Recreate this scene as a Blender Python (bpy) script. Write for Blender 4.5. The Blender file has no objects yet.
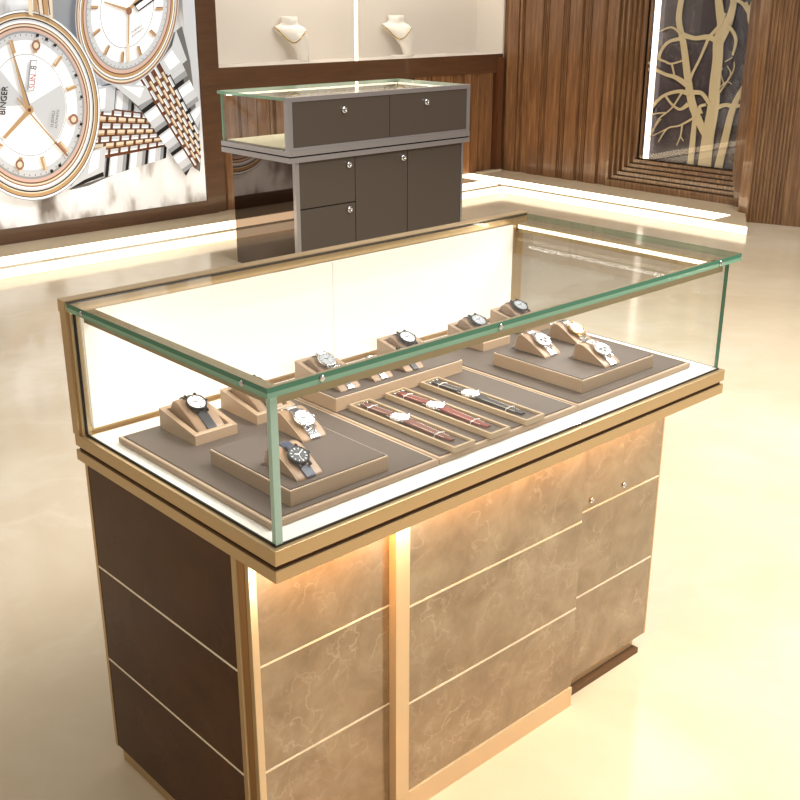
import bpy, bmesh, math, random
from mathutils import Vector, Matrix
random.seed(7)
SC = bpy.context.scene
COL = SC.collection
PI = math.pi

# ------------------------------------------------------------------ camera
FPX = 1075.6233
CAM = Vector((-0.8020, -1.1334, 1.4797))
ROT = (1.2096, -0.0019, -0.7456)
cam = bpy.data.cameras.new('camera'); cam.sensor_width = 36; cam.lens = 36 * FPX / 800
cam.clip_start = 0.05; cam.clip_end = 60
camo = bpy.data.objects.new('camera', cam); COL.objects.link(camo)
camo.location = CAM; camo.rotation_mode = 'XYZ'; camo.rotation_euler = ROT
SC.camera = camo
from mathutils import Euler
RM = Euler(ROT, 'XYZ').to_matrix()
def on_plane(u, v, ax, val):
    """point of a real plane (axis = value) that the traced drawing point belongs to"""
    d = RM @ Vector(((u - 400) / FPX, (400 - v) / FPX, -1))
    return CAM + d * ((val - CAM[ax]) / d[ax])

vs = SC.view_settings
vs.view_transform = 'Standard'; vs.look = 'None'; vs.gamma = 1; vs.use_curve_mapping = False
vs.exposure = 0.0

# ------------------------------------------------------------------ materials
def lin(c): return c / 12.92 if c <= .04045 else ((c + .055) / 1.055) ** 2.4
def hx(s):
    s = s.lstrip('#'); return tuple(lin(int(s[i:i + 2], 16) / 255) for i in (0, 2, 4)) + (1,)
def mat(name, col, rough=.5, metal=0, coat=0, emit=None, es=0, spec=.5, alpha=None):
    m = bpy.data.materials.new(name); m.use_nodes = True
    b = m.node_tree.nodes['Principled BSDF']
    b.inputs['Base Color'].default_value = hx(col) if isinstance(col, str) else col
    b.inputs['Roughness'].default_value = rough; b.inputs['Metallic'].default_value = metal
    b.inputs['Coat Weight'].default_value = coat; b.inputs['Coat Roughness'].default_value = .04
    b.inputs['Specular IOR Level'].default_value = spec
    if emit:
        b.inputs['Emission Color'].default_value = hx(emit); b.inputs['Emission Strength'].default_value = es
    return m
def bsdf(m): return m.node_tree.nodes['Principled BSDF']
def N(m, t, **k):
    n = m.node_tree.nodes.new(t)
    for a, v in k.items(): setattr(n, a, v)
    return n
def L(m, a, b): m.node_tree.links.new(a, b)
def coords(m, scale=(1, 1, 1), rot=(0, 0, 0)):
    tc = N(m, 'ShaderNodeTexCoord'); mp = N(m, 'ShaderNodeMapping')
    mp.inputs['Scale'].default_value = scale; mp.inputs['Rotation'].default_value = rot
    L(m, tc.outputs['Object'], mp.inputs['Vector']); return mp.outputs['Vector']
def ramp(m, fac, stops):
    r = N(m, 'ShaderNodeValToRGB'); e = r.color_ramp.elements
    e[0].position, e[0].color = stops[0][0], hx(stops[0][1])
    e[1].position, e[1].color = stops[-1][0], hx(stops[-1][1])
    for p, c in stops[1:-1]:
        x = e.new(p); x.color = hx(c)
    L(m, fac, r.inputs['Fac']); return r.outputs['Color']
def marble(name, stops, vein, rough, scale=2.2, vein_w=.035, vein_amt=.6, **k):
    m = mat(name, '#808080', rough, **k)
    v = coords(m, (1, 1, 1), (.3, .2, .6))
    n = N(m, 'ShaderNodeTexNoise'); n.inputs['Scale'].default_value = scale; n.inputs['Detail'].default_value = 8
    n.inputs['Roughness'].default_value = .62; n.inputs['Distortion'].default_value = .4
    L(m, v, n.inputs['Vector'])
    base = ramp(m, n.outputs['Fac'], stops)
    n2 = N(m, 'ShaderNodeTexNoise'); n2.inputs['Scale'].default_value = scale * 2.1; n2.inputs['Detail'].default_value = 6
    n2.inputs['Distortion'].default_value = .25
    L(m, v, n2.inputs['Vector'])
    s = N(m, 'ShaderNodeMath', operation='SUBTRACT'); L(m, n2.outputs['Fac'], s.inputs[0]); s.inputs[1].default_value = .5
    a = N(m, 'ShaderNodeMath', operation='ABSOLUTE'); L(m, s.outputs[0], a.inputs[0])
    mr = N(m, 'ShaderNodeMapRange'); mr.inputs['From Max'].default_value = vein_w
    mr.inputs['To Min'].default_value = vein_amt; mr.inputs['To Max'].default_value = 0
    L(m, a.outputs[0], mr.inputs['Value'])
    n3 = N(m, 'ShaderNodeTexNoise'); n3.inputs['Scale'].default_value = scale * .9; L(m, v, n3.inputs['Vector'])
    m3 = N(m, 'ShaderNodeMapRange'); m3.inputs['From Min'].default_value = .42; m3.inputs['From Max'].default_value = .68
    L(m, n3.outputs['Fac'], m3.inputs['Value'])
    mu = N(m, 'ShaderNodeMath', operation='MULTIPLY'); L(m, mr.outputs[0], mu.inputs[0]); L(m, m3.outputs[0], mu.inputs[1])
    mx = N(m, 'ShaderNodeMix', data_type='RGBA'); L(m, mu.outputs[0], mx.inputs[0]); L(m, base, mx.inputs[6])
    mx.inputs[7].default_value = hx(vein)
    L(m, mx.outputs[2], bsdf(m).inputs['Base Color'])
    return m
def wood(name, stops, rough=.35, scale=(9, 9, .55), coat=.2, fine=5):
    m = mat(name, '#805030', rough, coat=coat)
    v = coords(m, scale)
    n = N(m, 'ShaderNodeTexNoise'); n.inputs['Scale'].default_value = fine; n.inputs['Detail'].default_value = 6
    n.inputs['Distortion'].default_value = .5; n.inputs['Roughness'].default_value = .65
    L(m, v, n.inputs['Vector'])
    L(m, ramp(m, n.outputs['Fac'], stops), bsdf(m).inputs['Base Color'])
    b = N(m, 'ShaderNodeBump'); b.inputs['Strength'].default_value = .12; b.inputs['Distance'].default_value = .01
    L(m, n.outputs['Fac'], b.inputs['Height']); L(m, b.outputs['Normal'], bsdf(m).inputs['Normal'])
    return m
def leather(name, col, rough=.6, scale=900, strength=.15):
    m = mat(name, col, rough)
    v = coords(m)
    n = N(m, 'ShaderNodeTexNoise'); n.inputs['Scale'].default_value = scale; n.inputs['Detail'].default_value = 2
    L(m, v, n.inputs['Vector'])
    b = N(m, 'ShaderNodeBump'); b.inputs['Strength'].default_value = strength; b.inputs['Distance'].default_value = .001
    L(m, n.outputs['Fac'], b.inputs['Height']); L(m, b.outputs['Normal'], bsdf(m).inputs['Normal'])
    return m
def brushed(name, col, rough=.3, scale=(3, 3, 160)):
    m = mat(name, col, rough, metal=.75)
    v = coords(m, scale)
    n = N(m, 'ShaderNodeTexNoise'); n.inputs['Scale'].default_value = 8; n.inputs['Detail'].default_value = 3
    L(m, v, n.inputs['Vector'])
    r = N(m, 'ShaderNodeMapRange'); r.inputs['To Min'].default_value = rough - .06; r.inputs['To Max'].default_value = rough + .08
    L(m, n.outputs['Fac'], r.inputs['Value']); L(m, r.outputs[0], bsdf(m).inputs['Roughness'])
    return m
def glass(name, tint=(.985, .992, .988, 1), refl=.8):
    m = bpy.data.materials.new(name); m.use_nodes = True
    nt = m.node_tree; nt.nodes.clear()
    o = N(m, 'ShaderNodeOutputMaterial'); t = N(m, 'ShaderNodeBsdfTransparent'); g = N(m, 'ShaderNodeBsdfGlossy')
    t.inputs['Color'].default_value = tint; g.inputs['Roughness'].default_value = .0
    f = N(m, 'ShaderNodeLayerWeight'); f.inputs['Blend'].default_value = .5
    pw = N(m, 'ShaderNodeMath', operation='POWER'); L(m, f.outputs['Facing'], pw.inputs[0]); pw.inputs[1].default_value = 5
    ad = N(m, 'ShaderNodeMath', operation='MULTIPLY_ADD'); L(m, pw.outputs[0], ad.inputs[0]); ad.inputs[1].default_value = .96; ad.inputs[2].default_value = .035
    mu = N(m, 'ShaderNodeMath', operation='MULTIPLY'); mu.inputs[1].default_value = refl; L(m, ad.outputs[0], mu.inputs[0])
    mx = N(m, 'ShaderNodeMixShader'); L(m, mu.outputs[0], mx.inputs['Fac'])
    L(m, t.outputs[0], mx.inputs[1]); L(m, g.outputs[0], mx.inputs[2]); L(m, mx.outputs[0], o.inputs['Surface'])
    return m

M = {}
M['floor'] = marble('cream_marble', [(.25, '#c8b496'), (.5, '#d7c7ac'), (.75, '#e6dac5')], '#efe5d4', .12, .9, .03, .3)
M['step'] = marble('step_marble', [(.3, '#d8c4a4'), (.7, '#e5d6bb')], '#f2e6cf', .14, 1.2, .03, .3)
M['panel'] = marble('bronze_mirror_painted_reflection', [(.25, '#85755f'), (.5, '#9b8c75'), (.75, '#b1a48e')], '#d6cbb8', .05, 10.0, .028, .34, metal=.6, coat=.4)  # bronze mirror; the floor's reflected veins are painted into its colour
M['dark_panel'] = marble('dark_brown_glass', [(.3, '#44260e'), (.7, '#553215')], '#5a3a20', .04, 7.0, .03, .4, spec=.16)
M['gold'] = brushed('champagne_gold', '#c6aa80', .3)
M['olive'] = mat('olive_gold', '#a6946f', .35, metal=.4)
M['gold_pale'] = mat('gold_painted_light', '#e6cda4', .3, metal=.35)
M['gold_d'] = brushed('gold_painted_shade', '#a97c47', .32)
M['groove'] = mat('groove_brown', '#5a371b', .5, metal=.4)
M['inlay'] = mat('pale_gold_inlay', '#fff0d6', .35, metal=.15)
M['dark_foot'] = mat('dark_bronze', '#6e5134', .45, metal=.5)
M['core'] = mat('carcass_brown', '#3a2616', .7)
M['white'] = mat('white_laminate', '#f6f2ea', .35)
M['backlit'] = mat('backlit_cream_panel', '#f7f1e4', .4, emit='#fff4e0', es=.42)
M['black'] = mat('black_gasket', '#15110d', .5)
M['glass'] = glass('clear_glass')
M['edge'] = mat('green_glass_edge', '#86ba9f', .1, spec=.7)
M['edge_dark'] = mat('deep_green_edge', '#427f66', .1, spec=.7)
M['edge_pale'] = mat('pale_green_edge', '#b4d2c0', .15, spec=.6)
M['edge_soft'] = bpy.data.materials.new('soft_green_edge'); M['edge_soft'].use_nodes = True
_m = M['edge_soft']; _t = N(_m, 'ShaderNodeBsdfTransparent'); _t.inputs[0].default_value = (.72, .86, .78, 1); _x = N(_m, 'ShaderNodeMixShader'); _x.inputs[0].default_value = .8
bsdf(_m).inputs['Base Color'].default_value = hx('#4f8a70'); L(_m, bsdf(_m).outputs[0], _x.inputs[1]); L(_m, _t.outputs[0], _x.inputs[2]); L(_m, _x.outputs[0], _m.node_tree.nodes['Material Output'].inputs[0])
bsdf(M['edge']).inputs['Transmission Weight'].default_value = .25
M['led'] = mat('led_diffuser', '#fff6e6', .5, emit='#ffedd0', es=4)
M['led_warm'] = mat('led_amber', '#ffd9a0', .5, emit='#ffb866', es=6)
M['led_floor'] = mat('led_floor_channel', '#fff2dc', .4, emit='#ffe4bd', es=4.0)
M['led_riser'] = mat('led_riser_panel', '#fff2dc', .4, emit='#ffeacb', es=1.7)
M['taupe'] = leather('taupe_leatherette', '#584c45', .55)
M['beige'] = leather('beige_leatherette', '#ab9075', .5)
M['beige_l'] = leather('pale_beige_piping', '#b89f80', .5)
M['cushion'] = leather('tan_cushion_leather', '#94775d', .42)
M['stitch'] = mat('stitch_thread', '#efe2cf', .7)
M['recess_dark'] = mat('recess_dark_brown', '#2a2019', .8)
M['steel'] = mat('polished_steel', '#d9dade', .16, metal=1)
M['steel_d'] = mat('black_steel', '#2c2d31', .25, metal=.8)
M['goldw'] = mat('rose_gold', '#cdb07c', .2, metal=1)
M['dial'] = mat('white_dial', '#f7f6f2', .35)
M['dial_blk'] = mat('charcoal_dial', '#3d4146', .3)
M['dial_grey'] = mat('silver_grey_dial', '#b9bcc0', .3)
M['ink'] = mat('black_ink', '#121212', .5)
M['s_black'] = leather('black_strap', '#2b2b30', .45)
M['s_brown'] = leather('brown_strap', '#6b4038', .5)
M['s_red'] = leather('oxblood_strap', '#7a3430', .5)
M['s_navy'] = leather('slate_strap', '#33384a', .45)
M['clear'] = mat('white_plastic_band', '#eee8e4', .2)
M['brown_wall'] = wood('brown_veneer', [(.3, '#4d3321'), (.7, '#5f4129')], .4, (1, 1, 9), .15, 3)
M['plank'] = wood('walnut_planks', [(.28, '#5a3c27'), (.5, '#785437'), (.74, '#9a744e')], .33)
M['plank_dark'] = wood('dark_walnut', [(.3, '#4a2c1a'), (.7, '#6d4429')], .3)
M['frame_wood'] = wood('frame_walnut', [(.28, '#593c27'), (.5, '#775639'), (.74, '#9b754f')], .22, (9, 9, .55), .5)
M['niche'] = mat('niche_white', '#d6cec3', .5)
M['bust'] = mat('ivory_lacquer', '#ece5da', .3, coat=.3)
M['chain'] = mat('yellow_gold', '#b89a4e', .25, metal=1)
M['chrome'] = mat('satin_steel', '#aeadb0', .28, metal=.7)
M['taupe_panel'] = mat('taupe_lacquer', '#4a423b', .28, coat=.3)
M['side_mirror'] = mat('smoked_mirror', '#645a54', .03, metal=1)
M['cream_base'] = mat('cream_velvet', '#efe3c2', .7)
M['art_back'] = marble('violet_grey_panel', [(.3, '#3c363c'), (.7, '#5a5257')], '#8a7d78', .12, 2.4, .02, .5)
M['tree'] = mat('cream_metal_cutout', '#cbb894', .4)
M['gap'] = mat('dark_gap', '#20140c', .7)

# ------------------------------------------------------------------ mesh builder
class MB:
    def __init__(s): s.bm = bmesh.new(); s.mi = 0
    def _f(s, vs_, mi=None, smooth=False):
        try:
            f = s.bm.faces.new(vs_)
        except ValueError:
            return None
        f.material_index = s.mi if mi is None else mi; f.smooth = smooth
        return f
    def box(s, x0, x1, y0, y1, z0, z1, mi=None, mis=None, bevel=0):
        v = [s.bm.verts.new(p) for p in ((x0, y0, z0), (x1, y0, z0), (x1, y1, z0), (x0, y1, z0), (x0, y0, z1), (x1, y0, z1), (x1, y1, z1), (x0, y1, z1))]
        fs = []
        for k, q in enumerate(((3, 2, 1, 0), (4, 5, 6, 7), (0, 1, 5, 4), (2, 3, 7, 6), (3, 0, 4, 7), (1, 2, 6, 5))):  # -z +z -y +y -x +x
            if mis and mis[k] < 0: continue
            fs.append(s._f([v[i] for i in q], mis[k] if mis else mi))
        if bevel:
            es = list({e for f in fs for e in f.edges})
            bmesh.ops.bevel(s.bm, geom=es, offset=bevel, segments=2, profile=.5, affect='EDGES')
        return s
    def prism(s, pts, ax, a, b, mi=None, smooth=False, taper=None):
        """polygon pts in the plane perpendicular to ax, extruded a..b"""
        def P(p, h):
            return {0: (h, p[0], p[1]), 1: (p[0], h, p[1]), 2: (p[0], p[1], h)}[ax]
        A = [s.bm.verts.new(P(p, a)) for p in pts]; B = [s.bm.verts.new(P(p, b)) for p in pts]
        n = len(pts)
        for i in range(n):
            s._f([A[i], A[(i + 1) % n], B[(i + 1) % n], B[i]], mi, smooth)
        s._f(A[::-1], mi); s._f(B, mi)
        return s
    def lathe(s, prof, segs=28, org=(0, 0, 0), mat4=None, mi=None, smooth=True, caps=True):
        """prof: list of (r, h) or (r, h, mi)"""
        T = mat4 or Matrix.Translation(org)
        rings = []
        for p in prof:
            rings.append([s.bm.verts.new(T @ Vector((p[0] * math.cos(2 * PI * k / segs), p[0] * math.sin(2 * PI * k / segs), p[1]))) for k in range(segs)])
        for i in range(len(prof) - 1):
            m_ = prof[i + 1][2] if len(prof[i + 1]) > 2 else mi
            for k in range(segs):
                s._f([rings[i][k], rings[i][(k + 1) % segs], rings[i + 1][(k + 1) % segs], rings[i + 1][k]], m_, smooth)
        if caps:
            s._f(rings[0][::-1], mi); s._f(rings[-1], prof[-1][2] if len(prof[-1]) > 2 else mi)
        return s
    def loft(s, rings, mi=None, smooth=True, caps=True):
        R = [[s.bm.verts.new(p) for p in r] for r in rings]; n = len(R[0])
        for i in range(len(R) - 1):
            for k in range(n):
                s._f([R[i][k], R[i][(k + 1) % n], R[i + 1][(k + 1) % n], R[i + 1][k]], mi, smooth)
        if caps:
            s._f(R[0][::-1], mi); s._f(R[-1], mi)
        return s
    def tube(s, pts, r, segs=8, mi=None, closed=False):
        pts = [Vector(p) for p in pts]; n = len(pts); rings = []
        for i, p in enumerate(pts):
            a = pts[(i - 1) % n] if (closed or i) else p
            b = pts[(i + 1) % n] if (closed or i < n - 1) else p
            t = (b - a).normalized(); up = Vector((0, 0, 1)) if abs(t.z) < .9 else Vector((1, 0, 0))
            u = t.cross(up).normalized(); w = u.cross(t)
            rr = r[i] if isinstance(r, (list, tuple)) else r
            rings.append([p + (u * math.cos(2 * PI * k / segs) + w * math.sin(2 * PI * k / segs)) * rr for k in range(segs)])
        if closed: rings.append(rings[0])
        return s.loft(rings, mi, True, not closed)
    def obox(s, c, u, w, n, hu, hw, hn, mi=None):
        """oriented box: centre, three unit axes, half sizes"""
        c = Vector(c); v = []
        for dn in (-1, 1):
            for du, dw in ((-1, -1), (1, -1), (1, 1), (-1, 1)):
                v.append(s.bm.verts.new(c + u * hu * du + w * hw * dw + n * hn * dn))
        for q in ((3, 2, 1, 0), (4, 5, 6, 7), (0, 1, 5, 4), (2, 3, 7, 6), (3, 0, 4, 7), (1, 2, 6, 5)):
            s._f([v[i] for i in q], mi)
        return s
    def build(s, name, mats, parent=None, fix=True):
        if fix: bmesh.ops.recalc_face_normals(s.bm, faces=s.bm.faces[:])
        me = bpy.data.meshes.new(name)
        if parent is not None:
            off = Vector((0, 0, 0)); q = parent
            while q is not None: off += q.location; q = q.parent
            bmesh.ops.translate(s.bm, verts=s.bm.verts[:], vec=-off)
        s.bm.to_mesh(me); s.bm.free()
        for m in (mats if isinstance(mats, (list, tuple)) else [mats]): me.materials.append(M[m] if isinstance(m, str) else m)
        o = bpy.data.objects.new(name, me); COL.objects.link(o)
        if parent is not None: o.parent = parent
        return o
def tag(o, label=None, cat=None, group=None, kind=None):
    if label: o['label'] = label
    if cat: o['category'] = cat
    if group: o['group'] = group
    if kind: o['kind'] = kind
    return o
def thing(name, loc, label, cat, group=None):
    o = bpy.data.objects.new(name, None); o.empty_display_size = .1; COL.objects.link(o); o.location = loc
    return tag(o, label, cat, group)
def bx(name, m, parent, *a, **k): return MB().box(*a, **k).build(name, m, parent)

# ================================================================== SETTING
YW, XW, HW = 5.20, 6.22, 2.6      # back wall, right wall, height of what is built
ST = .058                         # step height
tag(bx('floor', 'floor', None, -4, 8.2, -4.5, 6.2, -.05, 0), 'polished cream marble floor', 'floor', kind='structure')

# --- step running along both walls, with a lit channel and a lit riser
def struct(name, mb, mats, label, cat): return tag(mb.build(name, mats), label, cat, kind='structure')
YS, XS = 4.60, 5.60
mb = MB(); mb.box(-3, XS, YS + .012, YW + .02, 0, ST); s1 = struct('trim_1', mb, 'step', 'low stone step along the poster wall', 'step')
mb = MB(); mb.prism([(XS + .012, 2.46), (XW + .02, 2.85), (XW + .02, YW + .02), (XS + .0001, YW + .02), (XS + .0001, YS + .012), (XS + .012, YS + .012)], 2, 0, ST)
s2 = struct('trim_2', mb, 'step', 'low stone step along the tree panel wall', 'step')
bx('lit_riser', 'led_riser', s1, -3, XS, YS, YS + .012, .004, ST - .004)
bx('lit_riser', 'led_riser', s2, XS, XS + .012, 2.455, YS + .012, .004, ST - .004)
bx('light_channel', 'led_floor', s1, -3, XS + .02, YS + .07, YS + .27, ST, ST + .003)
bx('light_channel', 'led_floor', s2, XS + .07, XS + .27, 2.74, YW, ST, ST + .003)

# --- back wall
wb = struct('wall_back', MB().box(-3, 3.235, YW + .01, YW + .15, 0, HW), 'brown_wall', 'brown veneer back wall with display niche', 'wall')
NX0, NX1, NZ0, NZ1, ND = 3.40, 6.23, 1.013, 1.95, .32
bx('pillar', 'brown_wall', wb, 3.237, 3.322, YW - .02, YW + .15, ST, HW)
bx('pillar', 'brown_wall', wb, 3.326, NX0, YW, YW + .15, ST, HW)
bx('frame_rail', 'brown_wall', wb, 1.0, 3.235, YW - .02, YW + .01, ST, .150)
bx('niche_beam', 'brown_wall', wb, NX0, NX1 - .01, YW, YW + .15, .865, NZ0)
bx('niche_header', 'brown_wall', wb, NX0, NX1 - .01, YW, YW + .45, NZ1, HW)
mb = MB(); mb.box(NX0, NX1, YW + .15, YW + ND, NZ0 - .03, NZ0 - .001)
mb.box(NX0 - .02, NX1 + .02, YW + ND, YW + ND + .02, NZ0 - .03, NZ1 + .02)
mb.box(NX0 - .02, NX0, YW + .15, YW + ND, NZ0 - .03, NZ1); mb.box(NX1, NX1 + .02, YW + .02, YW + ND, NZ0 - .03, NZ1)
mb.build('niche_lining', 'niche', wb)
bx('niche_shelf', 'niche', wb, NX0, NX1, YW + .002, YW + ND, NZ0 - .001, NZ0 + .002)
bx('light_strip', 'led', wb, 4.612, 4.628, YW + .005, YW + .02, NZ0 + .002, NZ1)
bx('niche_light', 'led', wb, NX0 + .05, NX1 - .05, YW + .08, YW + .12, NZ1 - .02, NZ1)

def planks(a, b, rng):
    """profile of vertical boards from a to b: list of (position, depth)"""
    p = []; x = a
    while x < b - .02:
        w = rng.choice((.06, .11, .15, .09, .035, .035, .13)); w = min(w, b - x - .004)
        d = rng.choice((.0, .0, .012, .02))
        p += [(x + .004, d), (x + w - .012, d), (x + w - .010, .034), (x + w, .034)]
        x += w
        if rng.random() < .35:
            for _ in range(3):
                if x < b - .03:
                    p += [(x + .003, .006), (x + .010, .006), (x + .011, .026), (x + .016, .026)]; x += .018
    return p
rng = random.Random(3)
pr = planks(NX0 + .02, 6.14, rng)
mb = MB(); mb.prism([(NX0, YW + .12), (NX0, YW + .04)] + [(x, YW + .005 + d) for x, d in pr] + [(6.14, YW + .04), (6.14, YW + .12)], 2, ST, .865)
mb.build('plank_panel', 'plank', wb)
bx('corner_post', 'plank_dark', wb, 6.142, 6.20, YW - .03, YW + .15, ST + .012, .985)
bx('base_ledge', 'step', wb, 5.93, 6.19, YW - .05, YW - .001, ST, ST + .012)

# --- right wall: boards, then the framed opening, then the fluted pilaster
wr = struct('wall_right', MB().box(XW + .035, XW + .25, 4.085, YW + .15, 0, HW), 'plank', 'walnut plank wall right of the niche', 'wall')
rng = random.Random(11)
pr = planks(4.085, YW - .02, rng)
mb = MB(); mb.prism([(XW + .05, 4.085)] + [(XW + d, y) for y, d in pr] + [(XW + .05, YW - .02)], 2, ST, HW); mb.build('plank_panel', 'plank', wr)
# stepped reveals around the tree panel
XR = 6.385
Y0, Y1, Z0, Z1 = 2.915, 4.073, .088, 2.3
mb = MB(); n = 6
y0i, y1i, z0i = 3.05, 3.900, .276
for k in range(n):
    f0, f1 = k / n, (k + 1) / n
    def rect(f): return (Y0 + (y0i - Y0) * f, Y1 + (y1i - Y1) * f, Z0 + (z0i - Z0) * f, Z1 - .19 * f)
    a, b = rect(f0), rect(f1)
    xa = XW + (XR - XW) * f0; xb = XW + (XR - XW) * f1
    g = .007
    def ring(r, x): return [mb.bm.verts.new((x, *p)) for p in ((r[0], r[2]), (r[1], r[2]), (r[1], r[3]), (r[0], r[3]))]
    def sh(r, d): return (r[0] + d, r[1] - d, r[2] + d, r[3] - d)
    R_ = [ring(a, xa), ring(sh(b, -g), xa), ring(sh(b, -g), xb + .02), ring(b, xb + .02), ring(b, xb)]
    for i in range(len(R_) - 1):
        for j in range(4):
            mb._f([R_[i][j], R_[i][(j + 1) % 4], R_[i + 1][(j + 1) % 4], R_[i + 1][j]])
    if k == n - 1:
        R2 = ring(b, XR + .06)
        for j in range(4): mb._f([R_[-1][j], R_[-1][(j + 1) % 4], R2[(j + 1) % 4], R2[j]])
frame_mb = mb
# pilaster
A_, B_ = Vector((6.00, 2.695)), Vector((6.125, 2.345))
dirv = (B_ - A_).normalized(); nrm = Vector((dirv.y, -dirv.x))   # towards the room
if nrm.x > 0: nrm = -nrm
Ln = (B_ - A_).length
prof = []
t = 0
while t < Ln * .62:
    prof += [(t + .002, .0), (t + .014, .0), (t + .017, -.010), (t + .022, -.010)]; t += .0235
prof += [(t + .004, .004), (Ln - .01, .004), (Ln, -.02)]
poly = [tuple(A_ + dirv * a + nrm * d) for a, d in prof] + [(6.5, 2.345), (6.5, 2.772), (6.02, 2.772)]
mb = MB(); mb.prism(poly, 2, 0, HW); tag(mb.build('trim_3', 'frame_wood'), 'fluted walnut pilaster beside the tree panel', 'pilaster', kind='structure')
rng = random.Random(5)
mb = MB(); mb.prism([(6.45, -3.5)] + [(6.16 + d, y) for y, d in planks(-3.5, 2.32, rng)] + [(6.16, 2.33), (6.45, 2.33)], 2, 0, HW)
tag(mb.build('trim_4', 'plank'), 'plank wall beyond the fluted pilaster', 'wall', kind='structure')

# ================================================================== TREE PANEL
tp = thing('tree_artwork', (XR, 3.475, ST), 'back-lit cream tree cut-out on dark panel in a stepped walnut frame', 'artwork')
frame_mb.build('stepped_frame', 'frame_wood', tp, fix=False)
bx('frame_stile', 'frame_wood', tp, XW - .03, XW + .20, 2.774, 2.914, ST + .0005, HW)
bx('frame_rail', 'frame_wood', tp, XW + .002, XW + .20, 2.915, 4.083, ST + .0005, Z0)
bx('frame_rail', 'frame_wood', tp, XW + .002, XW + .20, 2.915, 4.083, Z1, HW)
bx('backing_panel', 'art_back', tp, XR + .05, XR + .06, y0i - .02, y1i + .004, z0i - .02, 2.12)
bx('light_tube', mat('artwork_tube', '#fff6ea', .5, emit='#fff0e2', es=2.2), tp, XR + .012, XR + .03, 3.815, 3.855, z0i + .002, 2.1)
XT = XR + .030
def tr(x, y): return on_plane(640 + x / 4.708, y / 4.708, 0, XT)
trunks = [
 ([(300, 800), (320, 640), (345, 500), (352, 400), (365, 280), (368, 200), (385, 130), (376, 60), (368, -40), (384, -160), (372, -300), (392, -400)], [56, 50, 48, 45, 42, 44, 40, 34, 28, 24, 18, 8]),
 ([(372, 200), (405, 130), (430, 60), (448, -30), (470, -140), (462, -260), (490, -370)], [34, 38, 30, 22, 19, 14, 6]),
 ([(305, 630), (250, 505), (226, 380), (205, 210), (182, 90), (196, -30), (180, -150), (210, -270), (196, -390)], [30, 34, 30, 26, 24, 22, 18, 13, 6]),
 ([(235, 785), (250, 640), (256, 560), (247, 510)], [26, 22, 18, 16]),
 ([(366, 800), (404, 640), (434, 520), (470, 440), (508, 380), (535, 320)], [34, 30, 26, 22, 16, 12]),
 ([(352, 512), (400, 494), (440, 500), (500, 492)], [20, 16, 18, 10]),
 ([(205, 165), (260, 180), (320, 174), (365, 195)], [22, 18, 22, 24]),
 ([(332, 168), (380, 112), (400, 60)], [14, 12, 12]),
 ([(322, 182), (285, 270), (250, 340), (236, 372)], [12, 10, 10, 14]),
 ([(204, 180), (140, 195), (105, 232), (92, 275), (120, 290), (150, 300), (215, 280)], [16, 13, 11, 10, 8, 8, 6]),
 ([(150, 300), (162, 352)], [8, 6]),
 ([(226, 402), (170, 365), (120, 350), (60, 322), (40, 330)], [26, 18, 14, 14, 6]),
 ([(232, 440), (180, 430), (110, 452), (62, 500), (42, 545)], [24, 15, 12, 12, 7]),
 ([(228, 490), (190, 515), (150, 490), (122, 452)], [20, 11, 9, 8]),
 ([(232, 438), (290, 438), (326, 486)], [24, 17, 15]),
 ([(290, 535), (282, 503), (312, 492)], [14, 12, 12]),
 ([(262, 550), (190, 590), (130, 605), (88, 668)], [10, 7, 6, 4]),
 ([(200, 590), (192, 640), (174, 684)], [6, 5, 3]), ([(192, 640), (206, 664)], [4, 3]),
 ([(130, 605), (60, 640)], [5, 3]), ([(202, 432), (150, 510), (90, 560), (62, 622)], [7, 6, 5, 3]),
 ([(120, 530), (60, 540), (38, 580)], [6, 5, 3]), ([(100, 560), (40, 640)], [5, 3]), ([(60, 625), (28, 672)], [4, 3]),
 ([(92, 150), (150, 128), (196, 160)], [5, 8, 10]), ([(92, 275), (40, 300)], [7, 4]), ([(60, 322), (44, 290)], [6, 4]),
 ([(548, 60), (525, 70), (500, 10)], [10, 14, 16]), ([(192, -60), (240, -130), (300, -200), (290, -290)], [16, 12, 9, 4]), ([(186, -130), (130, -190), (90, -280)], [13, 9, 4]), ([(378, -120), (330, -220), (340, -330)], [14, 9, 4]), ([(468, -130), (520, -220), (540, -320)], [12, 8, 4]),
 ([(520, 250), (532, 150), (520, 70), (548, -20)], [14, 16, 20, 18]),
 ([(522, 70), (480, 10), (430, 5)], [16, 14, 12]), ([(440, 260), (456, 190), (436, 140), (412, 120)], [8, 13, 15, 14]),
 ([(372, 420), (410, 385), (436, 396)], [5, 4, 3]), ([(376, 440), (440, 340), (448, 290)], [6, 5, 3]),
 ([(400, 400), (385, 345), (395, 320)], [4, 4, 3]), ([(420, 372), (432, 345), (415, 310)], [4, 4, 3]), ([(405, 290), (440, 270)], [4, 3]),
]
mb = MB()
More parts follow.
